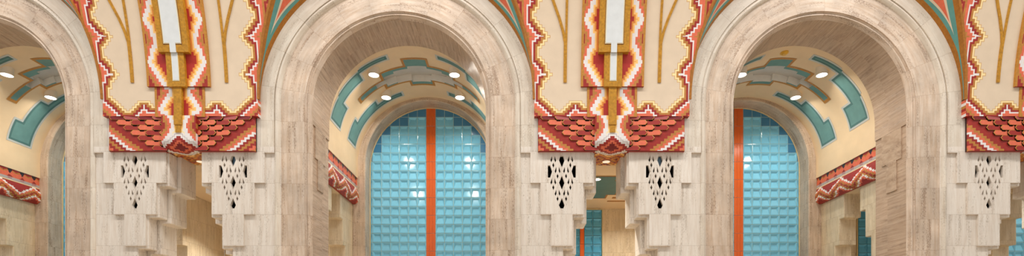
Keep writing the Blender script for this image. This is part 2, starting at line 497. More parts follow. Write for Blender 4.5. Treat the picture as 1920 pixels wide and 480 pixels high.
# ------------------------------------------------------------------ pendentive panels
def f_panel(z): return .10+.0737*max(0,z-4.2)**2
def R_groin(z): dz = max(0,z-ZS); return 2.565+.078*dz*dz
def u_groin(z):
    dz = max(0,z-ZS); return HB-math.sqrt(R_groin(z)**2-dz*dz)
def u_wall(z):
    dz = max(0,z-ZS); return HB-math.sqrt(max(0,2.57**2-dz*dz))
ZT = 6.85
SIDE = [(4.13,1.36),(4.577,1.325),(4.885,1.095),(5.26,1.355),(5.54,1.135),(5.86,1.435),(6.155,1.30),(6.5,1.66),(6.85,1.60)]
PEAKS = (4.885,5.54,6.155)
RH = .047
BOT = [(.44,3.5),(.50,4.5),(.60,6.5),(.78,6.5),(.95,2.5),(1.02,2.5),(1.28,8.5),(1.45,11)]      # in rows
def in_cream(u, z):
    if z < 4.13+8*RH: j = math.floor((z-4.13)/RH); zc = 4.13+(j+.5)*RH
    else: j = 8+math.floor((z-4.13-8*RH)/.0585); zc = 4.13+8*RH+(j-7.5)*.0585
    if u >= round(interp(SIDE, zc)/.05)*.05: return False
    um = (math.floor(u/.05)+.5)*.05
    return j >= round(interp(BOT, um))
def border_grid():
    nu, nz = int(2.25/G), int((ZT-4.13)/G)
    ins = [[in_cream((i+.5)*G, 4.13+(j+.5)*G) for i in range(nu)] for j in range(nz)]
    d = cheb(ins, nu, nz)
    lim = [(0,'panel_cream'),(1,'soft_outline'),(3,'yellow'),(6,'ochre'),(9,'red'),(11,'white'),(15,'salmon'),(18,'ochre'),(21,'red'),(24,'salmon'),(27,'ochre'),(30,'white'),(35,'ochre'),(9999,'red')]
    out = []
    for j in range(nz):
        z = 4.13+(j+.5)*G; row = []
        for i in range(nu):
            u = (i+.5)*G; v = d[j][i]
            c = next(m_ for l, m_ in lim if v <= l)
            if c == 'red' and 6 < v <= 9:
                if z > 4.5 and min(abs(z-p) for p in PEAKS) < .016: c = 'white'
                elif z < 4.5 and abs(u-.675) < .013: c = 'white'
            row.append(c)
        out.append(row)
    return out
BORDER = border_grid()
def curved_strip(mb, s, uf0, uf1, z0, z1, f, off, thick, mat, n=None, side=None):
    """a raised strip that follows the leaning surface between two edges uf0(z), uf1(z)"""
    n = n or max(2, int((z1-z0)/.08))
    zs = [z0+(z1-z0)*i/n for i in range(n+1)]
    F = lambda z: -(f(z)+off+thick); Bk = lambda z: -(f(z)+off)+.01
    for a, b in zip(zs, zs[1:]):
        p = [(s*uf0(a),F(a),a),(s*uf1(a),F(a),a),(s*uf1(b),F(b),b),(s*uf0(b),F(b),b)]
        q = [(s*uf0(a),Bk(a),a),(s*uf1(a),Bk(a),a),(s*uf1(b),Bk(b),b),(s*uf0(b),Bk(b),b)]
        mb.face(p, mat); mb.face(q[::-1], side or mat)
        mb.face([p[0],p[3],q[3],q[0]], side or mat); mb.face([p[1],q[1],q[2],p[2]], side or mat)
    for z, e in ((z0,0),(z1,1)):
        mb.face([(s*uf0(z),F(z),z),(s*uf1(z),F(z),z),(s*uf1(z),Bk(z),z),(s*uf0(z),Bk(z),z)], side or mat)

def make_panel(xc, sides, label):
    t = thing('pendentive_panel', label, 'painted panel', (xc,0,0), 'cream painted panels with stepped borders')
    for s in sides:
        mb = MB()
        P = lambda u, z: (s*u, -f_panel(z), z)
        raster_strips(mb, BORDER, 4.13, G, P, u_groin)
        rows = frange(4.13, 4.49, .05)
        # under edge and outer return, so the panel has body
        for a, b, c in ((.40,.80,'red'),(.80,1.20,'salmon'),(1.20,u_groin(4.13),'red')):
            mb.face([(s*a,-f_panel(4.13),4.13),(s*b,-f_panel(4.13),4.13),(s*b,.02,4.13),(s*a,.02,4.13)], c)
        for i, (a, b) in enumerate(zip(rows, rows[1:])):
            c = ('white','salmon','red','ochre')[i % 4] if b < 4.45 else 'dark_gold'
            mb.face([P(u_groin(a),a),P(u_groin(b),b),(s*u_groin(b),.02,b),(s*u_groin(a),.02,a)], c) if b < 4.47 else None
        sp = mb.build('stepped_panel', t)
        # forked gold stem
        fz = lambda z: f_panel(z)
        c = [(4.74,.872),(5.42,.872),(5.60,.91),(5.82,.985),(6.13,1.117),(6.5,1.32),(6.85,1.56)]
        mb = MB(); curved_strip(mb, s, lambda z: .872-.03, lambda z: .872+.03, 4.74, 5.44, fz, 0, .014, 'gold'); 
        curved_strip(mb, s, lambda z: .862-.022-.004*(z-5.4), lambda z: .862+.018, 5.43, ZT-.05, fz, 0, .014, 'gold')
        curved_strip(mb, s, lambda z: interp(c,z)-.02, lambda z: interp(c,z)+.03, 5.43, ZT-.05, fz, 0, .013, 'gold', n=28)
        mb.build('gold_stem', sp)
        # groin moulding
        mb = MB(); curved_strip(mb, s, lambda z: u_groin(z)-.012, lambda z: u_groin(z)+.03, 4.44, ZT, fz, 0, .018, 'dark_gold', n=40)
        mb.build('gold_edge', sp)
    return t
make_panel(PIER[1], (-1,1), 'cream panel with red stepped border and forked gold stems, left of middle arch')
make_panel(PIER[2], (-1,1), 'cream panel with red stepped border and forked gold stems, right of middle arch')
make_panel(PIER[3], (-1,1), 'cream panel with red stepped border and one forked gold stem at right edge')

# ------------------------------------------------------------------ central ribs
def f_rib(z): return .14+.0737*max(0,z-4.2)**2
def zr(y):
    """height on the rib for a row of the mosaic drawing"""
    z = 5.
    for _ in range(12): z = (635-y)/100./(1+f_rib(z)/CAMY) if False else (635-y)/100.*(CAMY-f_rib(z))/CAMY
    return z
WK = [(zr(y), u/103.) for y, u in ((226,21),(204,43),(171,22),(142,43),(115,57),(75,39),(35,57),(-5,39),(-45,57),(-85,39))]
Z_STEP = zr(162)
Z_TAIL = zr(217)
def rib_edge(z): return .58 if z > Z_STEP else .462
GR = .01
def banded(v):
    """v > 0: cells inside the white contour, v < 0: outside"""
    if v > 0: return 'white' if v <= 6 else 'pale_orange' if v <= 9 else 'orange' if v <= 12 else 'bright_red'
    v = -v
    return 'salmon' if v <= 4 else 'ochre' if v <= 8 else 'red'
def signed(fn, nu, nz):
    ins = [[fn(i, j) for i in range(nu)] for j in range(nz)]
    a = cheb(ins, nu, nz); b = cheb([[not x for x in r] for r in ins], nu, nz)
    return [[b[j][i] if ins[j][i] else -a[j][i] for i in range(nu)] for j in range(nz)]
def rib_grid(z0, z1, hw):
    nu, nz = int(hw/GR+.5), int((z1-z0)/GR)
    st = .064
    def fn(i, j):
        z = z0+(j+.5)*GR; zq = (math.floor(z/st)+.5)*st
        return (i+.5)*GR < round(interp(WK, zq)/.04)*.04
    d = signed(fn, nu, nz)
    return [['gold_line' if (i+.5)*GR > hw-.042 else banded(d[j][i]) for i in range(nu)] for j in range(nz)]
# tail: arc length from its top, down the front, round the curve and back under the gap
T_R = .20; T_TOP = Z_TAIL; T_BOT = 3.50
T_Y = -.155
T_F = T_TOP-(T_BOT+T_R); T_A = T_R*PI/2; T_S = .76-(T_Y+T_R); T_L = T_F+T_A+T_S
def tail_pt(u, tt, s, off=0.):
    if tt <= T_F: return (s*u, T_Y-off, T_TOP-tt)
    if tt <= T_F+T_A:
        a = (tt-T_F)/T_R
        return (s*u, T_Y+T_R-(T_R+off)*math.cos(a), T_BOT+T_R-(T_R+off)*math.sin(a))
    return (s*u, T_Y+T_R+(tt-T_F-T_A), T_BOT-off)
def tail_grid():
    # shoulders above, then a stepped diamond, then a second figure on the soffit
    nu, nz = 32, int(T_L/GR)+1
    def fw(i, j):
        tq = (math.floor((j+.5)*GR/.0475)+.5)*.0475
        return (i+.5)*GR < round(interp([(0,.22),(.04,.20),(.18,.135),(.33,.20),(.45,.29),(.6,.42)], tq)/.035)*.035
    def dia(r, c, k):
        def f(i, j):
            uq = (math.floor((i+.5)*GR/.04)+.5)*.04; tq = (math.floor((j+.5)*GR/.035)+.5)*.035
            return uq*k+abs(tq-c) < r
        return f
    W = signed(fw, nu, nz); D1 = signed(dia(.215,.60,.70), nu, nz)
    out = []
    for j in range(nz):
        tt = (j+.5)*GR; row = []
        for i in range(nu):
            u = (i+.5)*GR; v = D1[j][i]
            if v > 0: c = 'red' if v <= 4 else 'salmon' if v <= 7 else 'deep_red' if v <= 12 else 'ochre'
            elif -v <= 6: c = 'white' if -v != 4 else 'grey_line'
            elif tt < .60:
                c = banded(W[j][i])
                if c in ('orange','bright_red'): c = 'pale_orange'
                if tt > .25 and c == 'pale_orange': c = 'yellow'
                if tt > .36 and c == 'yellow': c = 'white'
            else:
                uq = (math.floor(u/.04)+.5)*.04; tq = (math.floor(tt/.04)+.5)*.04
                k = int((abs(uq-.17)+abs(tq-1.10)*.8)/.045)
                c = ['deep_red','orange','ochre','red','orange','ochre','pale_orange','deep_red'][k % 8]
            row.append(c)
        out.append(row)
    return out
RIB_UP = rib_grid(Z_STEP, ZT, .58); RIB_LOW = rib_grid(Z_TAIL-.01, Z_STEP, .46); TAIL = tail_grid()
def make_rib(xc, label):
    t = thing('stepped_rib', label, 'painted rib', (xc,0,0), 'mosaic ribs with gold straps')
    for s in (-1,1):
        mb = MB()
        P1 = lambda u, z: (s*u, -f_rib(z), z)
        P2 = lambda u, z: (s*u, -f_rib(z)+.025, z)
        raster_strips(mb, RIB_UP, Z_STEP, GR, P1, lambda z: .58)
        raster_strips(mb, RIB_LOW, Z_TAIL-.01, GR, P2, lambda z: .462)
        rows = frange(Z_STEP, ZT, .07); rows2 = frange(Z_TAIL-.01, Z_STEP, .06)
        for rr, e in ((rows,.58),(rows2,.462)):
            for a, b in zip(rr, rr[1:]):
                mb.face([P1(e,a) if e > .5 else P2(e,a), P1(e,b) if e > .5 else P2(e,b), (s*e,-f_panel(b)+.01,b), (s*e,-f_panel(a)+.01,a)], 'gold_line')
        for z, e0, e1 in ((Z_STEP,0,.58),):
            mb.face([P1(e0,z),P1(e1,z),(s*e1,-f_panel(z)+.01,z),(s*e0,-f_panel(z)+.01,z)], 'red')
        z = Z_TAIL-.01; mb.face([P2(0,z),P2(.462,z),(s*.462,.0,z),(0,.0,z)], 'red')
        mb.build('stepped_mosaic', t)
    # tail
    mb = MB(); W = .318
    for s in (-1,1):
        rows = frange(0, T_L, .0475)
        wid = lambda tt: W if tt < T_F+T_A*.8 else .262
        raster_strips(mb, TAIL, 0, GR, lambda u, tt: tail_pt(u, tt, s), lambda tt: W, cap=.035)
        for a, b in zip(rows, rows[1:]):
            if a > T_F+T_A: break
            p, q = tail_pt(W,a,s), tail_pt(W,b,s)
            mb.face([p, q, (q[0],.0,q[2]), (p[0],.0,p[2])], 'white' if a > .30 else ('ochre' if int(a/.1) % 2 else 'red'))
    ct = mb.build('curved_tail', t)
    # gold straps, each thicker than the one below
    fz = lambda z: f_rib(z)
    zs = [zr(248), zr(235), zr(165), zr(102), ZT]
    for a, b, h, off, th in ((zs[0]-.01,zs[1]+.02,.05,-.03,.06),(zs[1],zs[2]+.02,.073,-.03,.07),(zs[2],zs[3]+.02,.166,0,.06),(zs[3],zs[4],.275,0,.085)):
        mb = MB(); curved_strip(mb, 1, lambda z: -h, lambda z: h, a, b, fz, off, th, 'gold'); gs = mb.build('gold_strap', t)
    mb = MB(); z1, z2 = zr(155), zr(88)
    curved_strip(mb, 1, lambda z: -.064, lambda z: .064, z1, z2+.04, fz, .06, .004, 'frame_gold'); curved_strip(mb, 1, lambda z: -.054, lambda z: .054, z1+.012, zr(102)-.0, fz, .06, .008, 'inlay')
    curved_strip(mb, 1, lambda z: -.172, lambda z: .172, z2, ZT, fz, .085, .005, 'outline'); curved_strip(mb, 1, lambda z: -.163, lambda z: .163, z2+.009, ZT, fz, .085, .007, 'frame_gold')
    curved_strip(mb, 1, lambda z: -.150, lambda z: .150, z2+.02, ZT, fz, .085, .010, 'inlay'); curved_strip(mb, 1, lambda z: -.054, lambda z: .054, zr(103), z2+.03, fz, .085, .010, 'inlay')
    mb.build('white_inlay', gs)
    mb = MB(); mb.cyl((0,.52), .075, .075, 3.49, 3.506, 'frame_gold', cap0='soffit_glow'); mb.build('soffit_light', ct)
    return t
make_rib(PIER[1], 'red and white stepped rib with gold strap, left of the middle arch')
make_rib(PIER[2], 'red and white stepped rib with gold strap, between middle and right arches')
make_rib(PIER[3], 'mostly hidden red and gold stepped rib at the top right corner edge')

# ------------------------------------------------------------------ teal spandrel bands around the arches
def make_spandrel(xc, sides, label):
    t = thing('spandrel_band', label, 'painted band', (xc,0,0), 'teal and gold bands above the arches')
    for s in sides:
        mb = MB()
        zs = frange(4.46, ZT, .04)
        def pt(z, q):
            uw, ug = u_wall(z), u_groin(z)+.02
            x = HB-(uw+(ug-uw)*q); y = -(f_panel(z)+.005)*q + (.0)
            return (s*x, y-.004, z)
        for a, b in zip(zs, zs[1:]):
            def cuts(z):
                w = math.hypot(u_wall(z)-u_groin(z), f_panel(z))
                g0 = min(.42, .085/w); g1 = 1-min(.42, .085/w)
                c = (g0+g1)/2 - .02; hv = max(0, (z-5.62)/.55*.27*(g1-g0)); hs = max(0, hv-.05/w) if z > 5.8 else 0
                hs = max(0, (z-5.83)/.36*.17*(g1-g0))
                return [0, g0, c-hv, c-hs, c+hs, c+hv, g1, 1]
            ca, cb_ = cuts(a), cuts(b)
            for k, m_ in enumerate(('dark_gold','spandrel_teal','frame_gold','salmon','frame_gold','spandrel_teal','dark_gold')):
                if ca[k+1]-ca[k] < 1e-5 and cb_[k+1]-cb_[k] < 1e-5: continue
                if m_ == 'frame_gold': m_ = 'panel_cream'
                mb.face([pt(a,ca[k]),pt(a,ca[k+1]),pt(b,cb_[k+1]),pt(b,cb_[k])], m_)
            # body behind
            mb.face([pt(a,0),pt(b,0),(pt(b,0)[0],.1,b),(pt(a,0)[0],.1,a)], 'dark_gold')
        mb.build('painted_band', t)
    return t
make_spandrel(ARCH[3], (-1,), 'teal and gold band beyond the right edge of the picture')
make_spandrel(ARCH[0], (1,), 'narrow teal and gold band edging the left arch')
make_spandrel(ARCH[1], (-1,1), 'teal and gold bands with salmon wedges on both shoulders of the middle arch')
make_spandrel(ARCH[2], (-1,1), 'teal and gold bands with salmon wedges on both shoulders of the right arch')

# ------------------------------------------------------------------ painted vaults
VA, VB = 1.77, 1.66
Y1, Y2, Y3 = 1.03, 3.37, 3.81
def vpt(th, y, o=0.):
    a = math.radians(th); return ((VA+o)*math.cos(a), y, ZS+(VB+o)*math.sin(a))
def vault_cells(mb, rects, holes=(), o=0., th0=0, th1=180, y0=Y1, y1=Y2, base='vault_cream', only=False):
    """rects painted in order over a base; holes are left open"""
    ths = {th0, th1}; ys = {y0, y1}
    for r in list(rects)+[h+('',) for h in holes]:
        ths |= {r[0], r[1]}; ys |= {r[2], r[3]}
    ths = sorted(x for x in ths if th0 <= x <= th1); ys = sorted(y for y in ys if y0 <= y <= y1)
    for a, b in zip(ths, ths[1:]):
        n = max(1, int(math.ceil((b-a)/3.)))
        for c, d in zip(ys, ys[1:]):
            tm, ym = (a+b)/2, (c+d)/2
            if any(h[0] < tm < h[1] and h[2] < ym < h[3] for h in holes): continue
            m_ = None if only else base
            for r in rects:
                if r[0] < tm < r[1] and r[2] < ym < r[3]: m_ = r[4]
            if m_ is None: continue
            for i in range(n):
                p, q = a+(b-a)*i/n, a+(b-a)*(i+1)/n
                mb.face([vpt(p,c,o),vpt(q,c,o),vpt(q,d,o),vpt(p,d,o)], m_)
RECESS = [(64,116,2.02,2.42),(72,108,1.94,2.46),(83,97,1.84,2.54),(56,124,2.14,2.30)]
def make_vault(xc, label):
    t = thing('painted_vault', label, 'vault', (xc,0,0), 'cream barrel vaults with teal stepped panels')
    mb = MB(); vault_cells(mb, [], RECESS)
    for s in (-1,1):
        mb.face([(s*VA,Y1,ZS),(s*VA,Y2,ZS),(s*VA,Y2,4.04),(s*VA,Y1,4.04)], 'vault_cream')
        mb.face([(s*VA,Y1,4.04),(s*VA,Y2,4.04),(s*(VA+.12),Y2,4.04),(s*(VA+.12),Y1,4.04)], 'vault_cream')
    mb.build('vault_shell', t, smooth=True)
    # four stepped teal panels
    for mir in (0,1):
        for rear in (0,1):
            if rear: base = [(9,28.7,2.47,3.11),(28.7,51.2,2.66,3.11),(51.2,72.5,2.86,3.11)]
            else: base = [(9,28.7,1.34,2.01),(28.7,51.2,1.30,1.74),(51.2,73.5,1.24,1.46)]
            outer = min(b[2] for b in base) if not rear else 3.11
            def grow(g, gt):
                res = []
                for k, (a,b,c,d) in enumerate(base):
                    a2 = a+gt if k == 0 else a-gt*(0 if k else 1); b2 = b-gt
                    if k > 0: a2 = a-gt
                    if rear: res.append((a2,b2,c+g,d-g))
                    else: res.append((a2,b2,c+g,d-g))
                return res
            rects = [r+('silver',) for r in base] + [r+('teal_dark',) for r in grow(.045,1.5)] + [r+('teal',) for r in grow(.095,3.2)]
            if mir: rects = [(180-b,180-a,c,d,m_) for a,b,c,d,m_ in rects]
            mb = MB(); vault_cells(mb, rects, o=-.004, only=True); mb.build('teal_panel', t, smooth=True)
    # stepped crown figure: gold rim, teal field, pale stepped edge, sunk grey centre
    gold = [(38.5,141.5,2.10,2.34),(61.5,118.5,1.80,2.52),(80.5,99.5,1.50,2.72)]
    inner = [(40.8,139.2,2.15,2.29),(63.5,116.5,1.86,2.46),(82.2,97.8,1.57,2.65)]
    mb = MB()
    vault_cells(mb, [r+('gold_line',) for r in gold]+[r+('teal',) for r in inner], RECESS, o=-.005, only=True)
    cx = mb.build('crown_cross', t, smooth=True)
    mb = MB(); ths = sorted({x for r in RECESS for x in r[:2]}); ys = sorted({y for r in RECESS for y in r[2:]})
    inside = lambda a, y: any(r[0] < a < r[1] and r[2] < y < r[3] for r in RECESS)
    D = .15
    for a, b in zip(ths, ths[1:]):
        for c, d in zip(ys, ys[1:]):
            if not inside((a+b)/2, (c+d)/2): continue
            n = max(1, int((b-a)/3)+1)
            for i in range(n):
                p, q = a+(b-a)*i/n, a+(b-a)*(i+1)/n
                mb.face([vpt(p,c,D),vpt(q,c,D),vpt(q,d,D),vpt(p,d,D)], 'stone_grey')
                if not inside((a+b)/2, c-.005): mb.face([vpt(p,c,-.005),vpt(q,c,-.005),vpt(q,c,D),vpt(p,c,D)], 'recess_white')
                if not inside((a+b)/2, d+.005): mb.face([vpt(p,d,-.005),vpt(q,d,-.005),vpt(q,d,D),vpt(p,d,D)], 'recess_white')
            if not inside(a-.2, (c+d)/2): mb.face([vpt(a,c,-.005),vpt(a,d,-.005),vpt(a,d,D),vpt(a,c,D)], 'recess_white')
            if not inside(b+.2, (c+d)/2): mb.face([vpt(b,c,-.005),vpt(b,d,-.005),vpt(b,d,D),vpt(b,c,D)], 'recess_white')
    mb.build('grey_recess', cx)
    return t
make_vault(ARCH[3], 'cream barrel vault with teal stepped panels, beyond the right edge of the picture')
make_vault(ARCH[0], 'cream barrel vault with teal stepped panels, inside the left arch')
make_vault(ARCH[1], 'cream barrel vault with teal stepped panels, inside the middle arch')
make_vault(ARCH[2], 'cream barrel vault with teal stepped panels, inside the right arch')

# travertine ring at the rear of each vault
def make_ring(xc, label):
    t = thing('rear_arch', label, 'arch', (xc,0,0), 'travertine arches behind the vaults')
    mb = MB(); sweep(mb, [(1.895,Y2),(1.60,Y2),(1.585,Y2+.02),(1.585,Y3+.1),(1.895,Y3+.1)], 'stone_rose', closed=True); mb.build('arch_ring', t, smooth=True)
    mb = MB(); sweep(mb, [(1.586,Y3-.012),(1.568,Y3-.012),(1.568,Y3+.03),(1.586,Y3+.03)], 'frame_gold', closed=True); mb.build('edge_bead', t, smooth=True)
make_ring(ARCH[3], 'travertine arch at the back of the vault beyond the right edge')
make_ring(ARCH[0], 'travertine arch at the back of the left vault')
make_ring(ARCH[1], 'travertine arch around the blue tile wall seen through the middle arch')
make_ring(ARCH[2], 'travertine arch around the blue tile wall seen through the right arch')

# ------------------------------------------------------------------ blue tile walls
TP = .2326
def tile(mb, x0, x1, z0, z1, y, mat):
    g = .006; x0 += g; x1 -= g; z0 += g; z1 -= g
    w, h = x1-x0, z1-z0; d = .036; e = .008
    o = [(x0,y-e,z0),(x1,y-e,z0),(x1,y-e,z1),(x0,y-e,z1)]
    k = .20; kt = .25
    i = [(x0+w*.05,y-e+.001,z0+h*.05),(x1-w*.05,y-e+.001,z0+h*.05),(x1-w*k,y+d-e,z1-h*kt),(x0+w*k,y+d-e,z1-h*kt)]
    r = .010
    o2 = [(x0+r,y-e-.001,z0+r),(x1-r,y-e-.001,z0+r),(x1-r,y-e-.001,z1-r),(x0+r,y-e-.001,z1-r)]
    for a in range(4):
        b = (a+1) % 4
        mb.face([o[a],o[b],o2[b],o2[a]], mat); mb.face([o2[a],o2[b],i[b],i[a]], mat)
        mb.face([(o[a][0],y+.036,o[a][2]),(o[b][0],y+.036,o[b][2]),o[b],o[a]], mat)
    mb.face(i, mat)
def stripe(mb, hw, z0, z1, y, rows):
    for a, b in zip(rows, rows[1:]):
        for k in range(3):
            xa, xb = -hw+2*hw*k/3, -hw+2*hw*(k+1)/3
            mb.box(xa+.004, xb-.004, y-.010, y+.02, a+.004, b-.004, 'tile_orange')
def make_tiles(xc, label):
    t = thing('tile_wall', label, 'tile wall', (xc,0,0), 'blue tiled walls behind the arches')
    y = Y3+.005; R = 1.575; hw = .122
    zrow0 = 5.536-TP*30
    rows = [zrow0+TP*i for i in range(34)]
    def outside(x, z):
        return z > ZS and math.hypot(x, z-ZS) > R+.003
    for s in (-1,1):
        mb = MB()
        for j, (a, b) in enumerate(zip(rows, rows[1:])):
            k = 0
            while True:
                xa = hw+TP*k; xb = xa+TP
                if xa > R-.02: break
                p, q = xa, min(xb, R-.01)
                if q-p > .02:
                    pp, qq = (p,q) if s > 0 else (-q,-p)
                    if not outside(q, b) and b < 5.78:
                        tile(mb, pp, qq, a, b, y, 'tile_blue')
                k += 1
        mb.build('tile_field', t)
    # plain darker tiles that follow the arch
    out = [(-R,zrow0)]+[(R*math.cos(PI-PI*i/48), ZS+R*math.sin(PI-PI*i/48)) for i in range(49)]+[(R,zrow0)]
    mb = MB(); mb.prism([out], lambda x,z,d: (x,d,z), y+.040, y+.08, 'grout'); mb.build('tile_bed', t)
    mb = MB()
    for (a, b) in zip(rows, rows[1:]):
        if b < ZS+.2: continue
        for s in (-1,1):
            xa = hw
            while xa < R:
                xb = xa+TP
                q = min(xb, R-.01)
                if outside(q, b) or b >= 5.78:
                    # clip the square to the arch
                    pts = []
                    X = [xa+.005+(xb-.01-xa)*i/10 for i in range(11)]
                    top = [(x, min(b-.005, ZS+math.sqrt(max(0,(R-.006)**2-x*x)))) for x in X if x < R-.006]
                    top = [p for p in top if p[1] > a+.006]
                    if len(top) >= 2:
                        poly = [(top[0][0],a+.005)]+top+[(top[-1][0],a+.005)]
                        poly = [(s*x,z) for x,z in poly]
                        mb.prism([poly], lambda x,z,d: (x,d,z), y-.002, y+.05, 'tile_deep_blue', back=False)
                xa = xb
    mb.build('plain_tile_border', t)
    mb = MB()
    for b in rows[1:]:
        x = R-.01 if b <= ZS else math.sqrt(max(.01, (R-.01)**2-(b-ZS)**2)) if b-ZS < R-.02 else 0
        if x: mb.box(-x, x, y-.001, y+.045, b-.0062, b+.0062, 'grout')
    for s in (-1,1):
        for k in range(0, 7):
            x = hw+TP*k
            if x < R-.01: mb.box(s*x-.0062, s*x+.0062, y-.001, y+.045, zrow0, ZS+math.sqrt((R-.01)**2-x*x), 'grout')
    mb.build('grout_lines', t)
    mb = MB(); stripe(mb, hw, 0, 0, y, [zrow0+TP*2*i for i in range(17)][:16]+[zrow0+TP*31.95]); ob = mb.build('orange_stripe', t)
    mb = MB(); mb.box(-hw, hw, y+.0, y+.021, zrow0, ZS+1.565, 'orange_grout'); mb.build('stripe_bed', ob)
    return t
make_tiles(ARCH[0], 'sliver of blue tile wall beside the inner jamb of the left arch')
make_tiles(ARCH[1], 'blue pyramid-tile wall with orange stripe seen whole through the middle arch')
make_tiles(ARCH[2], 'blue pyramid-tile wall seen through the right arch, orange stripe at its left')
make_tiles(ARCH[3], 'patch of blue tiles at the bottom right corner of the picture')

NZ = 3.53; NY = 4.40; NH = HB-2.30
def make_niche_tiles(xc, label):
    t = thing('niche_tile_panel', label, 'tile panel', (xc,0,0), 'blue tile panels in the passages')
    hw = .06; y = NY-.035; ztop = 3.49
    for s in (-1,1):
        mb = MB()
        for k in range(2):
            for j in range(22):
                a, b = hw+TP*k, hw+TP*(k+1); 
                p, q = (a,b) if s > 0 else (-b,-a)
                tile(mb, p, q, ztop-TP*(j+1), ztop-TP*j, y, 'tile_mid_blue')
        mb.build('tile_field', t)
    mb = MB(); mb.box(-.54, .54, y+.0345, NY-.0005, ztop-TP*22, ztop, 'grout'); mb.build('tile_bed', t)
    mb = MB()
    for j in range(11): mb.box(-hw+.006, hw-.006, y-.01, y+.022, ztop-TP*2*(j+1)+.005, ztop-TP*2*j-.005, 'tile_orange')
    mb.build('orange_stripe', t)
    mb = MB(); w = .545
    mb.box(-w, w, y-.02, NY-.001, ztop+.003, ztop+.024, 'frame_gold')
    for s in (-1,1): mb.box(min(s*w,s*(w-.012))+s*.012, max(s*w,s*(w-.012))+s*.012, y-.02, NY-.001, -CZ, ztop, 'frame_gold')
    mb.build('frame', t)
make_niche_tiles(PIER[0], 'scrap of blue tiles at the bottom left corner of the picture')
make_niche_tiles(PIER[1], 'thin blue strip low in the yellowish passage left of the middle arch')
make_niche_tiles(PIER[2], 'narrow blue and orange tile panel seen through the gap right of middle arch')
make_niche_tiles(PIER[3], 'blue tiles glimpsed low through the side opening of the right vault')

# ------------------------------------------------------------------ vault side walls with corbelled openings, friezes
OC = 2.17
def side_wall(xc, s):
    e = (.28,.46,.645,.83); z = (2.84,2.23,1.62); yb = NY; yf = .76; top = 4.04
    mb = MB()
    poly = [(yf,-CZ),(yf,top),(yb,top),(yb,-CZ),(OC+e[3],-CZ),(OC+e[3],z[2]),(OC+e[2],z[2]),(OC+e[2],z[1]),(OC+e[1],z[1]),(OC+e[1],z[0]),(OC+e[0],z[0]),(OC+e[0],3.40),
            (OC-e[0],3.40),(OC-e[0],z[0]),(OC-e[1],z[0]),(OC-e[1],z[1]),(OC-e[2],z[1]),(OC-e[2],z[2]),(OC-e[3],z[2]),(OC-e[3],-CZ)]
    x = xc+s*1.90; x2 = xc+s*2.30
    mb.prism([poly], lambda y,zz,d: (d,y,zz), x, x2, 'stone_wall')
    o = mb.build('wall_left' if s < 0 else 'wall_right', bevel=.015); struct(o)
for i, xc in enumerate(ARCH):
    for s in (-1,1): side_wall(xc, s)
ZIG = ['white','salmon','ochre','red','red']
def frieze_col(y, z):
    q = 4.04-z
    if q < .255:
        p = .31; x = abs(((y-Y1-.02) % p)-p/2)
        # petals between black wedges
        if q < .035: return 'red' if x < .10 else 'black_glaze'
        body = .145 if q < .12 else .145-(q-.12)*.45
        top = .055+.42*max(0, .11-x) if x < .11 else .055
        if q < .115 and x > .155-(.115-q)*.75 : return 'black_glaze'
        if q < top-.03 and x < .08: return 'red'
        if q < top: return 'ochre'
        if q < .185-max(0,x-.09)*.9: return 'salmon'
        if q < .212: return 'red' if q < .195 else 'grey_line'
        return 'grey_line' if x < .10 or q > .235 else 'dusty_rose'
    if q < .285: return 'yellow'
    p = .82; cs = .034
    yy = math.floor(y/cs)*cs+cs/2; qq = math.floor((q-.285)/.03)*.03
    tri = abs(((yy-Y1-.12) % p)-p/2)            # 0 .. .41
    k = math.floor((qq-tri*.58)/.040+1.7)
    return ['red','red','white','salmon','ochre','red','ochre','white','salmon','red'][min(max(k+1,0),9)]
def frieze_pt(xc, s, y, z):
    q = 4.04-z
    r = 1.785 if q < .285 else 1.785-.045*math.sin(min(1,(q-.285)/.30)*PI*.75)
    if q > .585: r += (q-.585)*1.2
    return (s*r, y, z)
def make_frieze(xc, s, label):
    t = thing('wall_frieze', label, 'frieze', (xc,0,0), 'zigzag terracotta friezes under the vaults')
    mb = MB()
    rows = frange(3.385, 4.036, .017)
    paint_rows(mb, rows, lambda u, z: frieze_col(u, z), lambda u, z: frieze_pt(xc, s, u, z), lambda z: Y1+.005, lambda z: Y2-.003, .017)
    for a, b in zip(rows, rows[1:]):
        for y in (Y1+.005, Y2-.003):
            mb.face([frieze_pt(xc,s,y,a),frieze_pt(xc,s,y,b),(s*1.895,y,b),(s*1.895,y,a)], 'red')
    a = frieze_pt(xc,s,0,rows[0])[0]
    mb.face([(a,Y1+.005,rows[0]),(a,Y2-.003,rows[0]),(s*1.895,Y2-.003,rows[0]),(s*1.895,Y1+.005,rows[0])], 'red')
    mb.build('zigzag_band', t)
make_frieze(ARCH[0], -1, 'red zigzag frieze at the left edge, low inside the left arch')
make_frieze(ARCH[1], -1, 'red zigzag frieze left of the blue tiles inside the middle arch')
make_frieze(ARCH[2], 1, 'red zigzag frieze right of the blue tiles inside the right arch')

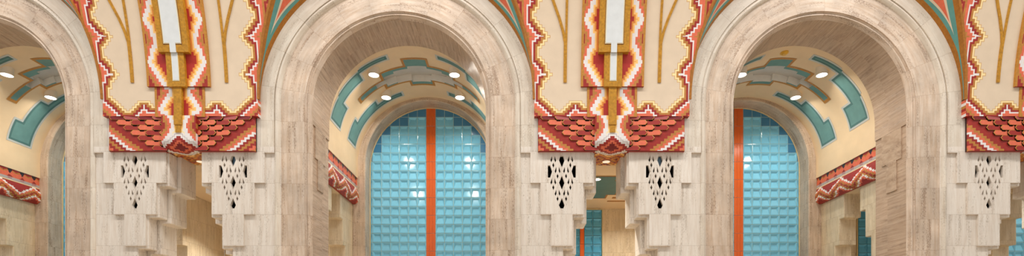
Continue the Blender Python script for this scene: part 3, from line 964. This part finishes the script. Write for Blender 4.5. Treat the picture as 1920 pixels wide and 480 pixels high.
# niches behind the piers
for i, xc in enumerate(PIER):
    mb = MB(); mb.box(xc-NH, xc+NH, NY, NY+.2, -CZ, NZ, 'stone_wall'); struct(mb.build('wall_back'))
    mb = MB()
    ax, ay0, ay1 = 1.4, .30, NY
    mb.box(xc-NH, xc+NH, .765, NY+.2, NZ, NZ+.1, 'vault_cream'); struct(mb.build('ceiling'))
def make_ceiling_panel(xc, label):
    t = thing('ceiling_panel', label, 'painted panel', (xc,0,0), 'teal stepped ceiling panels in the passages')
    yc = 2.42
    shape = lambda g: [(-.42-g,yc-.86-g),(.42+g,yc-.86-g),(.42+g,yc-.55-g),(.62+g,yc-.55-g),(.62+g,yc-.25-g),(.95+g,yc-.25-g),(.95+g,yc+.25+g),(.62+g,yc+.25+g),(.62+g,yc+.55+g),(.42+g,yc+.55+g),(.42+g,yc+.86+g),
                       (-.42-g,yc+.86+g),(-.42-g,yc+.55+g),(-.62-g,yc+.55+g),(-.62-g,yc+.25+g),(-.95-g,yc+.25+g),(-.95-g,yc-.25-g),(-.62-g,yc-.25-g),(-.62-g,yc-.55-g),(-.42-g,yc-.55-g)]
    mb = MB(); mb.prism([shape(.07)], lambda x,y,d: (x,y,d), NZ-.004, NZ+.02, 'frame_gold'); mb.build('cream_border', t)
    mb = MB(); mb.prism([shape(.045)], lambda x,y,d: (x,y,d), NZ-.010, NZ+.02, 'dark_gold'); mb.build('gold_border', t)
    mb = MB()
    for sx in (-1,1):
        for sy in (-1,1): mb.box(min(sx*.80,sx*.62), max(sx*.80,sx*.62), min(yc+sy*.80,yc+sy*.92), max(yc+sy*.80,yc+sy*.92), NZ-.008, NZ+.02, 'dark_gold')
    mb.box(.55, 1.5, yc+1.15, yc+1.22, NZ-.008, NZ+.02, 'dark_gold'); mb.box(-1.5, -.55, yc+1.15, yc+1.22, NZ-.008, NZ+.02, 'dark_gold')
    mb.build('gold_accents', t)
    mb = MB(); mb.prism([shape(0)], lambda x,y,d: (x,y,d), NZ-.014, NZ+.01, 'teal_dark'); mb.build('teal_field', t)
make_ceiling_panel(PIER[2], 'teal stepped panel on the low ceiling seen through the gap right of middle arch')

# ------------------------------------------------------------------ ceiling lights
def light_thing(px, py, zbot, label, xc=None, ztop=None, r=.118, power=0, spread=150):
    t = thing('ceiling_light', label, 'ceiling light', (px,py,zbot+CZ), 'round white downlights')
    mb = MB(); n = 28
    if xc is None: ztopf = lambda x, y: ztop-zbot-CZ
    else:
        def ztopf(x, y):
            X = px+x-xc; return ZS+VB*math.sqrt(max(0,1-(X/VA)**2))+.02-zbot-CZ
    rin = r*.90
    A = [(r*math.cos(2*PI*i/n), r*math.sin(2*PI*i/n)) for i in range(n)]
    for i in range(n):
        (x0,y0),(x1,y1) = A[i], A[(i+1)%n]
        mb.face([(x0,y0,-CZ),(x1,y1,-CZ),(x1,y1,ztopf(x1,y1)),(x0,y0,ztopf(x0,y0))], 'lamp_can')
        k = rin/r
        mb.face([(x0,y0,-CZ),(x1,y1,-CZ),(x1*k,y1*k,-CZ),(x0*k,y0*k,-CZ)], 'lamp_can')
        mb.face([(x0*k,y0*k,-CZ),(x1*k,y1*k,-CZ),(x1*k,y1*k,.012-CZ),(x0*k,y0*k,.012-CZ)], 'lamp_can')
    cn = mb.build('can', t, smooth=True)
    mb = MB(); mb.cyl((0,0), rin, rin, .006-CZ, .012-CZ, 'lamp_glow', n=n); mb.build('diffuser', cn)
    if power:
        ld = bpy.data.lights.new('downlight', 'AREA'); ld.shape = 'DISK'; ld.size = .2; ld.energy = power; ld.color = (1,.93,.82)
        ld.spread = math.radians(spread)
        lo = bpy.data.objects.new('downlight', ld); COL.objects.link(lo); lo.location = (px,py,zbot+CZ-.02)
    return t
VP = 16
LY = (1.60, 2.67); LX = .88; LZ = 5.745
nm = {0:('left','inside the left arch'),1:('middle','inside the middle arch'),2:('right','inside the right arch')}
for i in range(3):
    for jy, y in enumerate(LY):
        for s in (-1,1):
            row = 'front' if jy == 0 else 'rear'; sd = 'left' if s < 0 else 'right'
            light_thing(ARCH[i]+s*LX, y, LZ, 'white round downlight, %s row on the %s, %s' % (row, sd, nm[i][1]), xc=ARCH[i], power=VP)
for i in (0,1,2,3):
    where = ['beyond the left vault','in the yellowish passage left of the middle arch','seen through the gap right of the middle arch','behind the right vault'][i]
    light_thing(PIER[i], (1.69,2.75,1.69,1.69)[i], 3.495, 'small white downlight on the low ceiling %s' % where, ztop=NZ, r=.085, power=(40,120,90,60)[i], spread=120)
light_thing(PIER[2]+1.15, 3.0, 3.495, 'added unseen downlight brightening the passage behind the pier right of the center gap', ztop=NZ, r=.085, power=30, spread=140)  # added lamp out of view, brightens the center niche's walls
light_thing(ARCH[3], 2.2, 5.9, 'white round downlight in the vault beyond the right edge', xc=ARCH[3], power=50)
t = thing('smoke_detector', 'small brass disc on the crown of the right vault, near its front edge', 'detector', (ARCH[2]-.09,1.30,ZS+VB+CZ-.03))
mb = MB(); mb.cyl((0,0), .045, .075, -.022-CZ, .012-CZ, 'brass'); mb.build('cover', t, smooth=True); mb = MB(); mb.cyl((0,0), .085, .085, .010-CZ, .030-CZ, 'brass'); mb.build('base', t, smooth=True)

# ------------------------------------------------------------------ hall: floor and the mass behind the painted panels
mb = MB(); mb.box(-22, 22, -13, 6, -CZ-.2, -CZ, 'floor_stone'); struct(mb.build('floor'))
for xc in PIER[1:]:
    mb = MB(); mb.box(xc-1.25, xc+1.25, .32, .75, 3.62, 6.9, 'stone_wall'); struct(mb.build('wall_front'))

# ------------------------------------------------------------------ light
def area(x, y, z, sx, sy, e, col, rot):
    ld = bpy.data.lights.new('hall_lamp', 'AREA'); ld.shape = 'RECTANGLE'; ld.size = sx; ld.size_y = sy; ld.energy = e; ld.color = col
    o = bpy.data.objects.new('hall_lamp', ld); COL.objects.link(o); o.location = (x,y,z); o.rotation_euler = rot
    return o
KEY = 475
area(0, -4.2, 5.0+6.2+CZ, 26, .9, KEY*3, (1,.97,.93), (math.radians(32),0,0))
w = bpy.data.worlds.new('hall'); sc.world = w; w.use_nodes = True
bg = w.node_tree.nodes['Background']; bg.inputs[0].default_value = (1,.97,.93,1); bg.inputs[1].default_value = .52

cam = bpy.data.cameras.new('camera'); co = bpy.data.objects.new('camera', cam); COL.objects.link(co)
co.location = (0,-CAMY,CZ); co.rotation_euler = (PI/2,0,0)
cam.sensor_width = 36; cam.lens = 980/1920*36; cam.shift_x = -10/1920; cam.shift_y = 395/1920
cam.clip_end = 200
sc.camera = co
sc.view_settings.view_transform = 'Standard'; sc.view_settings.look = 'None'; sc.view_settings.gamma = 1; sc.view_settings.use_curve_mapping = False
sc.view_settings.exposure = .22
